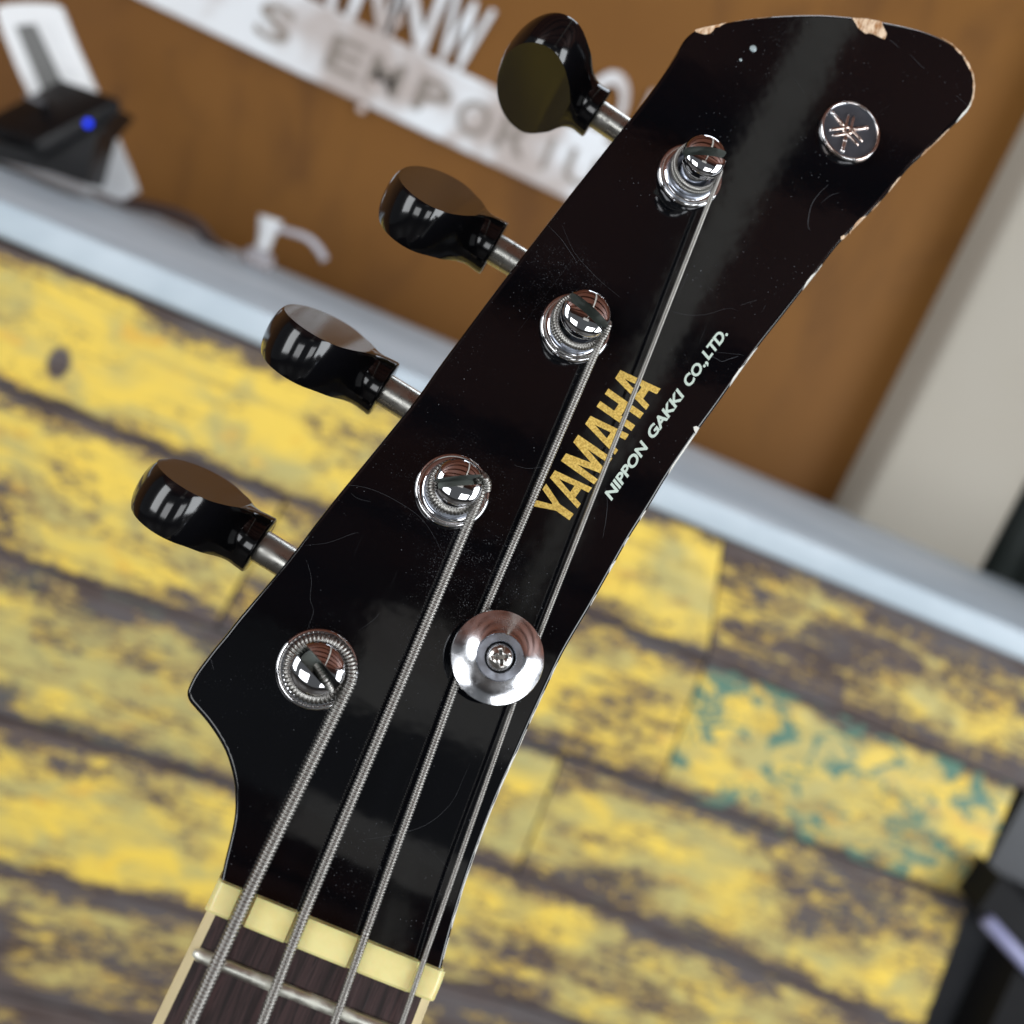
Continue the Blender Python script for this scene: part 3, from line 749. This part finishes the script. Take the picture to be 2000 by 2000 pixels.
# ================================================================== the shop counter behind
CY = 0.72                                                # front of the boards
counter = empty('shop_counter'); counter.location = (0.1, CY, 0)
tag(counter, 'shop counter clad in peeling yellow painted boards with a pale blue metal top', 'counter')
ci = Matrix.Translation((-0.1, -CY, 0))
def cpart(name, bm, mat, **kw):
    bmesh.ops.transform(bm, matrix=ci, verts=bm.verts); return bm_link(name, bm, mat, counter, **kw)
ZT = (onY(600, 716, CY).z + onY(1600, 1126, CY).z) / 2   # top of the boards
def lerp_line(pts, x):
    for (x0, y0), (x1, y1) in zip(pts, pts[1:]):
        if x <= x1 or (x1, y1) == pts[-1]: return y0 + (y1 - y0) * (x - x0) / (x1 - x0)
LN = [[(-900, 101), (0, 470), (2000, 1290), (2600, 1536)], [(-900, 395), (0, 751), (1383, 1291), (2000, 1542), (2600, 1786)], [(-900, 745), (0, 1077), (1000, 1440), (1854, 1749), (2600, 2020)],
      [(-900, 1130), (0, 1401), (453, 1534), (1000, 1707), (1466, 1890), (2600, 2330)], [(-900, 1465), (0, 1690), (400, 1790), (1000, 1960), (2600, 2520)], [(-900, 1740), (0, 1945), (235, 2000), (1000, 2190), (2600, 2740)], [(-900, 2050), (0, 2230), (1000, 2460), (2600, 2990)], [(-900, 2500), (0, 2680), (2600, 3500)], [(-900, 3200), (0, 3360), (2600, 4200)], [(-900, 4300), (0, 4460), (2600, 5300)]]
def endx(y): return 1845 - (y - 1870) * 0.46 + 20        # where the boards stop at the right-hand end
rows = [  # row index, joints (x at the top line, x at the bottom line), tone / wear / teal per board
    (0, [(-900, -960), (1414, 1383), (2600, 2560)], [(0.62, -0.02, 0), (0.45, 0.085, 0)]),
    (1, [(-900, -960), (560, 420), (1380, 1290), (1990, 1897)], [(0.60, 0.0, 0), (0.72, 0.02, 0), (0.40, -0.05, 1.0)]),
    (2, [(-900, -960), (1100, 1010), (1893, 1800)], [(0.30, -0.01, 0.12), (0.42, 0.05, 0.05)]),
    (3, [(-900, -960), (620, 560), (1800, 1700)], [(0.52, -0.045, 0.0), (0.45, 0.02, 0.0)]),
    (4, [(-900, -960), (1750, 1640)], [(0.22, 0.12, 0.0)]),
    (5, [(-900, -960), (700, 620), (1650, 1540)], [(0.4, 0.07, 0.0), (0.5, 0.02, 0.0)]),
    (6, [(-900, -960), (900, 840), (1640, 1480)], [(0.6, 0.0, 0), (0.4, 0.0, 0)]), (7, [(-900, -960), (500, 440), (1480, 1240)], [(0.5, 0.02, 0), (0.7, 0.02, 0)]), (8, [(-900, -960), (1240, 900)], [(0.55, 0.0, 0)])]
me_v, me_f, at = [], [], dict(tone=[], wear=[], teal=[], across=[]); uvs = []
rnd = random.Random(4)
for ri, joints, props in rows:
    T, B = LN[ri], LN[ri + 1]
    for (j0, j1), (tone, wear, teal) in zip(zip(joints, joints[1:]), props):
        dy = rnd.uniform(-0.0015, 0.0015); NXB, NYB = 24, 8; gap = 2.2; gid = {}
        def corner(s, t):
            xt = j0[0] + gap + (j1[0] - j0[0] - 2 * gap) * s; xb = j0[1] + gap + (j1[1] - j0[1] - 2 * gap) * s
            yt, yb = lerp_line(T, xt) + 2.5, lerp_line(B, xb) - 2.5
            return xt + (xb - xt) * t, yt + (yb - yt) * t
        hgt = (onY(*corner(0.5, 0), CY) - onY(*corner(0.5, 1), CY)).length
        u0 = rnd.uniform(0, 5); P0_ = onY(*corner(0, 0), CY)
        for layer, depth in ((0, 0.0), (1, 0.018)):
            for a in range(NXB + 1):
                for b in range(NYB + 1):
                    s, t = a / NXB, b / NYB; p = onY(*corner(s, t), CY)
                    ed = 0.0014 if layer == 0 and (a in (0, NXB) or b in (0, NYB)) else 0.0
                    gid[layer, a, b] = len(me_v); me_v.append((p.x - 0.1, dy + depth + ed, p.z))
                    at['tone'].append(tone); at['wear'].append(wear); at['teal'].append(teal); at['across'].append(1 - t); uvs.append((u0 + (p.x - P0_.x), hgt * (1 - t) + ri * 0.7))
        for a in range(NXB):
            for b in range(NYB): me_f.append((gid[0, a, b], gid[0, a, b + 1], gid[0, a + 1, b + 1], gid[0, a + 1, b]))
        rim = [(a, 0) for a in range(NXB)] + [(NXB, b) for b in range(NYB)] + [(a, NYB) for a in range(NXB, 0, -1)] + [(0, b) for b in range(NYB, 0, -1)]
        for q in range(len(rim)):
            p1, p2 = rim[q], rim[(q + 1) % len(rim)]; me_f.append((gid[0, *p1], gid[0, *p2], gid[1, *p2], gid[1, *p1]))
me = bpy.data.meshes.new('front_boards'); me.from_pydata(me_v, [], me_f); me.update()
ul = me.uv_layers.new(name='UVMap')
for l in me.loops: ul.data[l.index].uv = uvs[l.vertex_index]
for k, vals in at.items(): me.attributes.new(k, 'FLOAT', 'POINT').data.foreach_set('value', vals)
fbd = link('front_boards', me, peeled_boards(), counter)
fbd['label'] = 'peeling yellow painted boards of different wear'
DKWOOD = plain('dark_old_wood', (0.060, 0.050, 0.054), 0.7, 0, 0.3, 60)
xl = onY(-900, 300, CY).x - 0.05; xr = onY(1893, 1790, CY).x; xr2 = onY(2600, 1600, CY).x
bm = bmesh.new(); box(bm, (xl, CY + 0.0185, 0.02), (xr - 0.004, CY + 0.04, ZT - 0.004)); cpart('backing_panel', bm, DKWOOD)
def zinc():
    n = NT('weathered_zinc'); v = n.noise(n.coord(scale=(0.6, 1, 1)), 9, 4, 0.6, 0.5); w = n.noise(n.coord(), 70, 3)
    n.set(Base_Color=n.mix(n.step(v, 0.3, 0.7), (0.46, 0.55, 0.62), (0.66, 0.75, 0.82)), Metallic=0.0, Roughness=n.step(w, 0.3, 0.7, 0.5, 0.65)); return n.m
ZB = CY + 0.50
bm = bmesh.new(); box(bm, (xl, CY - 0.006, ZT + 0.001), (xr2 + 0.3, ZB, ZT + 0.022)); bevel(bm, 0.004, 3)
top = cpart('countertop', bm, zinc(), auto=40); top['label'] = 'pale blue grey metal countertop'
ZC = ZT + 0.022
GREYP = plain('grey_painted_panel', (0.045, 0.048, 0.055), 0.5, 0, 0.12, 14)
bm = bmesh.new(); box(bm, (xr + 0.002, CY + 0.012, 0.02), (xr2 + 0.3, CY + 0.05, ZT - 0.001)); cpart('end_panel', bm, GREYP)

# ================================================================== setting
FLOOR = plain('dark_floor', (0.05, 0.045, 0.04), 0.5, 0, 0.2, 6)
bm = bmesh.new(); box(bm, (-3, -3, -0.05), (3.5, 3, 0.0)); tag(bm_link('floor', bm, FLOOR), kind='structure')
def wallmat():
    n = NT('brown_wall_paint'); v = n.noise(n.coord(), 1.6, 3, 0.5); w = n.noise(n.coord(), 14, 4, 0.6)
    st = n.noise(n.coord(scale=(3.0, 3.0, 1.2)), 3.2, 5, 0.6, 0.8)
    c = n.mix(n.step(v, 0.3, 0.7), (0.150, 0.060, 0.0105), (0.190, 0.081, 0.0150)); c = n.mix(n.math('MULTIPLY', n.step(st, 0.46, 0.70), 0.6), c, (0.080, 0.032, 0.008)); n.set(Base_Color=n.mix(n.math('MULTIPLY', n.step(w, 0.5, 0.8), 0.3), c, (0.13, 0.055, 0.012)), Roughness=0.6, Specular_IOR_Level=0.2); return n.m
WY = ZB + 0.03
bm = bmesh.new(); pxr = onY(1700, 830, WY).x
box(bm, (-2.6, WY, 0.0), (pxr + 0.02, WY + 0.1, 2.3)); tag(bm_link('back_wall', bm, wallmat()), 'plain brown painted wall behind the counter', 'wall')
PILM = plain('grey_white_paint', (0.38, 0.345, 0.285), 0.6, 0, 0.06, 5)
PY = WY - 0.07
p1, p2 = onY(1590, 1010, PY).x, onY(1893, 1130, PY).x
pxa = (onY(1822, 600, WY).x + onY(1607, 1022, WY).x) / 2; pxb = onY(1935, 1090, PY).x
bm = bmesh.new(); box(bm, (pxa, PY, ZC - 0.2), (pxb, WY + 0.12, 2.3)); bevel(bm, 0.012, 3)
tag(bm_link('pillar', bm, PILM, auto=40), 'off white square pillar standing at the right end of the brown wall', 'pillar')
DGREEN = plain('dark_green_void', (0.006, 0.012, 0.010), 0.8, 0, 0.4, 20)
bm = bmesh.new(); rowz = []
for i in range(81):
    x = pxb - 0.05 + i * 0.012; y = WY + 0.18 + 0.012 * math.sin(i * 0.9) + 0.006 * math.sin(i * 2.3); rowz.append((bm.verts.new((x, y, 0.0)), bm.verts.new((x, y, 2.3)), bm.verts.new((x, y + 0.004, 2.3)), bm.verts.new((x, y + 0.004, 0.0))))
for a, b in zip(rowz, rowz[1:]):
    for k in range(4): bm.faces.new((a[k], b[k], b[(k + 1) % 4], a[(k + 1) % 4]))
bm.faces.new(rowz[0]); bm.faces.new(list(reversed(rowz[-1])))
tag(bm_link('backdrop', bm, DGREEN, auto=60), 'very dark green curtain sheet in place of the dark void beyond the pillar', 'backdrop')  # near-black sheet added to stand for the dark void past the pillar
def slats():
    n = NT('red_brown_ceiling_boards'); v = n.noise(n.coord(scale=(0.15, 1, 1)), 14, 4, 0.6)
    n.set(Base_Color=n.mix(v, (0.13, 0.042, 0.022), (0.27, 0.092, 0.050)), Roughness=0.5); return n.m
bm = bmesh.new()
for k in range(11): box(bm, (-2.6, -2.6 + k * 0.42, 2.3), (3.2, -2.6 + k * 0.42 + 0.29, 2.33))
box(bm, (-2.6, -2.6, 2.42), (3.2, 2.2, 2.45))
tag(bm_link('ceiling', bm, slats()), kind='structure')

bm = bmesh.new(); box(bm, (0.205, -2.6, 2.26), (0.258, 0.6, 2.299)); tag(bm_link('ceiling_beam', bm, plain('pale_beam_paint', (0.88, 0.85, 0.77), 0.5, 0, 0.1, 20)), kind='structure')
# ---- sign on the wall
sign = empty('shop_sign'); SY = WY - 0.004
so = onY(900, 290, SY); sign.location = so
tag(sign, 'white sign panel with pale capital letters on the brown wall', 'sign')
_n = NT('white_sign_enamel'); _v = _n.noise(_n.coord(loc=(0.31, 0, 0)), 9, 3, 0.55, 0.4)
_n.set(Base_Color=_n.mix(_n.step(_v, 0.44, 0.62), (0.74, 0.76, 0.78), (0.46, 0.40, 0.37)), Roughness=0.25); SIGNW = _n.m; LETG = plain('letter_grey', (0.24, 0.205, 0.175), 0.4, 0, 0.25, 12)
slo = (onY(700, 188, SY).z + onY(1103, 398, SY).z) / 2; shi = (onY(788, 85, SY).z + onY(1010, 195, SY).z) / 2
sx0, sx1 = onY(230, -60, SY).x, onY(1420, 540, SY).x
bm = bmesh.new(); box(bm, (sx0 - so.x, -0.004, slo - so.z), (sx1 - so.x, 0.002, shi - so.z)); bevel(bm, 0.0015, 2); bm_link('panel', bm, SIGNW, sign)
sh = shi - slo
def sign_letters(txt, xs, z0, hgt, mat, y, th, bold=0.02, width=None):
    for ch, xpos in zip(txt, xs):
        me = text_polys(ch, hgt / 0.73, 0, bold * hgt, 1.0, th / 2)
        xx = [v.co.x for v in me.vertices]; w = max(xx) - min(xx); k = (width / w) if width and ch not in 'I' else 1.0
        for v in me.vertices:
            x, z, d = (v.co.x - (min(xx) + max(xx)) / 2) * k, v.co.y, v.co.z
            v.co = Vector((xpos - so.x + x, y + d, z0 - so.z + z))
        link('letter', me, mat, sign)
ex = [onY(u, v, SY).x for u, v in ((548, 20), (690, 74), (768, 112), (862, 150), (936, 206), (1008, 258), (1073, 292), (1142, 312), (1235, 360))]
sign_letters('SEMPORIUM', ex, slo + sh * 0.25, sh * 0.50, LETG, -0.0045, 0.001, 0.02, 0.036)
ux = [onY(u, v, SY).x for u, v in ((640, -60), (740, -10), (815, 20), (905, 62), (1085, 110), (1200, 165), (1300, 215))]
sign_letters('ANNWIOL', ux, shi - 0.004, sh * 1.06, SIGNW, 0.0005, 0.005, 0.03, 0.047)

for u, v in ((706, 213), (728, 164), (776, 44)):
    q = onY(u, v, SY) - so; bm = bmesh.new(); lathe(bm, [(0, 0.0024), (0.003, 0.0018), (0.0048, 0)], (0, 0, 0), 20)
    bmesh.ops.transform(bm, matrix=Matrix.Translation(q + Vector((0, -0.0045, 0))) @ Matrix.Rotation(R(90), 4, 'X'), verts=bm.verts)
    bm_link('screw_cap', bm, plain('screw_cap_white', (0.55, 0.46, 0.42), 0.4), sign, smooth=True)
# ---- things on the counter
WHITEPL = plain('white_plastic', (0.78, 0.79, 0.80), 0.3, 0, 0.04, 20); BLKPL = plain('black_plastic_case', (0.003, 0.003, 0.004), 0.42, 0, 0.2, 30, Specular_IOR_Level=0.25)
RY = CY + 0.30
def slab(bm, px, y, t, n=4):
    P = [onY(u, v, y) for u, v in px]
    if n > 1: P = catmull(P, n, True)
    f = [bm.verts.new(p) for p in P]; b = [bm.verts.new(p + Vector((0, t, 0))) for p in P]; k = len(P)
    for i in range(k): bm.faces.new((f[i], f[(i + 1) % k], b[(i + 1) % k], b[i]))
    bm.faces.new(f); bm.faces.new(list(reversed(b)))
def origin_to(o, p):
    me = o.data; me.transform(Matrix.Translation(-p)); o.location = p
# white stand: leaning frame with a grey inset
st_base = onY(235, 385, RY + 0.02); stand = empty('display_stand'); stand.location = st_base
tag(stand, 'white plastic stand with grey inset leaning behind the black card reader', 'stand')
bm = bmesh.new(); slab(bm, [(-6, 26), (8, 10), (60, 6), (112, 10), (124, 26), (150, 90), (262, 350), (258, 376), (236, 390), (200, 376), (150, 350), (60, 190), (20, 100)], RY + 0.025, 0.008, 3)
bmesh.ops.translate(bm, verts=bm.verts, vec=-st_base); bm_link('stand_frame', bm, WHITEPL, stand, auto=40)
bm = bmesh.new(); slab(bm, [(30, 50), (68, 46), (122, 160), (86, 186)], RY + 0.0235, 0.001, 1)
bmesh.ops.translate(bm, verts=bm.verts, vec=-st_base); bm_link('grey_inset', bm, plain('grey_inset', (0.13, 0.13, 0.125), 0.4), stand)
bm = bmesh.new(); slab(bm, [(84, 44), (96, 40), (140, 140), (128, 146)], RY + 0.0228, 0.0018, 1); bmesh.ops.translate(bm, verts=bm.verts, vec=-st_base); bm_link('rib', bm, WHITEPL, stand)
# black reader
rd = empty('card_reader'); rp = onY(110, 350, RY - 0.03); rd.location = rp
tag(rd, 'black box shaped card reader with a blue light on the counter', 'card reader')
def box_px(bm, c0, c1, c2, c3, back):                    # four front corners as points, extruded by a world vector
    f = [bm.verts.new(p) for p in (c0, c1, c2, c3)]; b = [bm.verts.new(p + back) for p in (c0, c1, c2, c3)]
    for i in range(4): bm.faces.new((f[i], f[(i + 1) % 4], b[(i + 1) % 4], b[i]))
    bm.faces.new(f); bm.faces.new(list(reversed(b)))
YR = RY - 0.06
A1, A2 = onY(70, 278, YR), onY(236, 190, YR); A3, A4 = onY(243, 218, YR), onY(80, 316, YR)
backv = onY(130, 148, YR + 0.05) - A2
bm = bmesh.new(); box_px(bm, A1, A2, A3, A4, backv + (onY(-40, 236, YR + .05) - onY(80, 276, YR) - backv) * 0.5); bmesh.ops.recalc_face_normals(bm, faces=bm.faces); bevel(bm, 0.004, 3)
bmesh.ops.translate(bm, verts=bm.verts, vec=-rp); rb_ = bm_link('reader_body', bm, BLKPL, rd, auto=40)
bm = bmesh.new(); slab(bm, [(-60, 262), (76, 300), (232, 214), (192, 264), (166, 360), (100, 338), (-60, 300)], YR + 0.006, 0.06, 1)
bmesh.ops.translate(bm, verts=bm.verts, vec=-rp); bm_link('reader_foot', bm, BLKPL, rd)
LED = NT('blue_led').set(Base_Color=(0.0, 0.02, 0.5), Emission_Color=(0.0, 0.035, 1.0), Emission_Strength=1.5).m
bm = bmesh.new(); p = onY(172, 241, YR - 0.0012) - rp; bmesh.ops.create_uvsphere(bm, u_segments=20, v_segments=12, radius=0.0029, matrix=Matrix.Translation(p) @ Matrix.Scale(0.35, 4, (0, 1, 0)))
bm_link('indicator_light', bm, LED, rb_, smooth=True)
tp = (A1 + A2) / 2 + backv * 0.55 - rp + Vector((-0.012, 0, 0.0016)); bm = bmesh.new()
lathe(bm, [(0, 0.0014), (0.0075, 0.0014), (0.0085, 0.0006), (0.0085, -0.002)], tp, 32); bm_link('round_button', bm, plain('grey_button', (0.12, 0.12, 0.13), 0.3), rb_, smooth=True)
# pump bottle head
pb = empty('pump_bottle'); pp = onZ(490, 545, ZC); pp.y = max(pp.y, CY + 0.2); QY = CY + 0.36
pp = onY(496, 530, QY); pp.z = ZC; pb.location = pp
tag(pb, 'small clear bottle with a white pump nozzle near the back of the counter', 'pump bottle')
pc = [onY(530, 424, QY), onY(500, 512, QY)]; hgt = pc[0].z - ZC
CLEAR = NT('clear_plastic').set(Base_Color=(0.75, 0.72, 0.75), Roughness=0.1, Transmission_Weight=0.6, IOR=1.45).m
tx = lambda q: pc[1] + (pc[0] - pc[1]) * q - pp
bm = bmesh.new(); lathe(bm, [(0.0, 0.001), (0.014, 0.001), (0.015, 0.004), (0.015, 0.010), (0.012, 0.016), (0.006, 0.018), (0, 0.018)], (0, 0, 0), 40)
bm_link('bottle', bm, CLEAR, pb, auto=40)
bm = bmesh.new(); a, b = Vector((0.0, 0, 0.018)), tx(1.0)
for q0, q1, r0, r1 in ((0.0, 0.5, 0.0068, 0.0078), (0.5, 0.98, 0.0088, 0.0116)):
    p0, p1 = a + (b - a) * q0, a + (b - a) * q1; rot = (p1 - p0).to_track_quat('Z', 'Y').to_matrix(); L = (p1 - p0).length
    lathe(bm, [(0, 0), (r0, 0), (r0, L * 0.05), (r1, L * 0.95), (r1 * 0.9, L), (0, L)], p0, 32, rot)
bm_link('pump_head', bm, WHITEPL, pb, auto=40)
bm = bmesh.new(); sp = catmull([onY(540, 446, QY - 0.004) - pp, onY(574, 455, QY - 0.01) - pp, onY(602, 466, QY - 0.012) - pp, onY(622, 486, QY - 0.012) - pp, onY(635, 508, QY - 0.012) - pp], 8)
sweep(bm, sp, [0.0027 + 0.0010 * (i / len(sp)) for i in range(len(sp))], 20); bm_link('pump_spout', bm, plain('lavender_white_plastic', (0.50, 0.49, 0.53), 0.35), pb, auto=50)
# dark cable loop lying at the back of the counter
bm = bmesh.new(); q = CY + 0.40
P = catmull([onY(u, v, q) for u, v in ((180, 380), (260, 398), (340, 418), (385, 440), (410, 470), (440, 500))], 8); sweep(bm, P, 0.006, 12)
cb = bm_link('cable', bm, plain('brown_cable', (0.06, 0.035, 0.03), 0.5), smooth=True); origin_to(cb, P[0]); tag(cb, 'dark brown cable looping along the back of the counter', 'cable')

# ---- dark things on the floor side, right of the boards
bx = empty('black_case'); BY = CY - 0.03
q0 = onY(1990, 1850, BY); bx.location = (q0.x, BY + 0.05, 0)
tag(bx, 'black case with a lavender glint painted on its edge standing at the counter end', 'case')
bm = bmesh.new(); P = [onY(u, v, BY) for u, v in ((1910, 1778), (1956, 1712), (2006, 1764), (2200, 1850), (2200, 2300), (1800, 2300), (1990, 1884))]
f = [bm.verts.new(p - bx.location) for p in P]; b = [bm.verts.new(p - bx.location + Vector((0, 0.04, 0))) for p in P]
for i in range(7): bm.faces.new((f[i], f[(i + 1) % 7], b[(i + 1) % 7], b[i]))
bm.faces.new(f); bm.faces.new(list(reversed(b))); bm_link('case_body', bm, plain('black_case_shell', (0.005, 0.005, 0.006), 0.6, 0, 0.2, 30, Specular_IOR_Level=0.2), bx)
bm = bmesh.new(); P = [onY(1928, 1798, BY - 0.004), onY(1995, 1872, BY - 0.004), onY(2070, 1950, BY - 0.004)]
sweep(bm, [p - bx.location for p in P], 0.0056, 12); bm_link('case_glint', bm, plain('lavender_glint', (0.30, 0.31, 0.50), 0.35), bx, smooth=True)  # lavender strip colours in a glint on the case edge
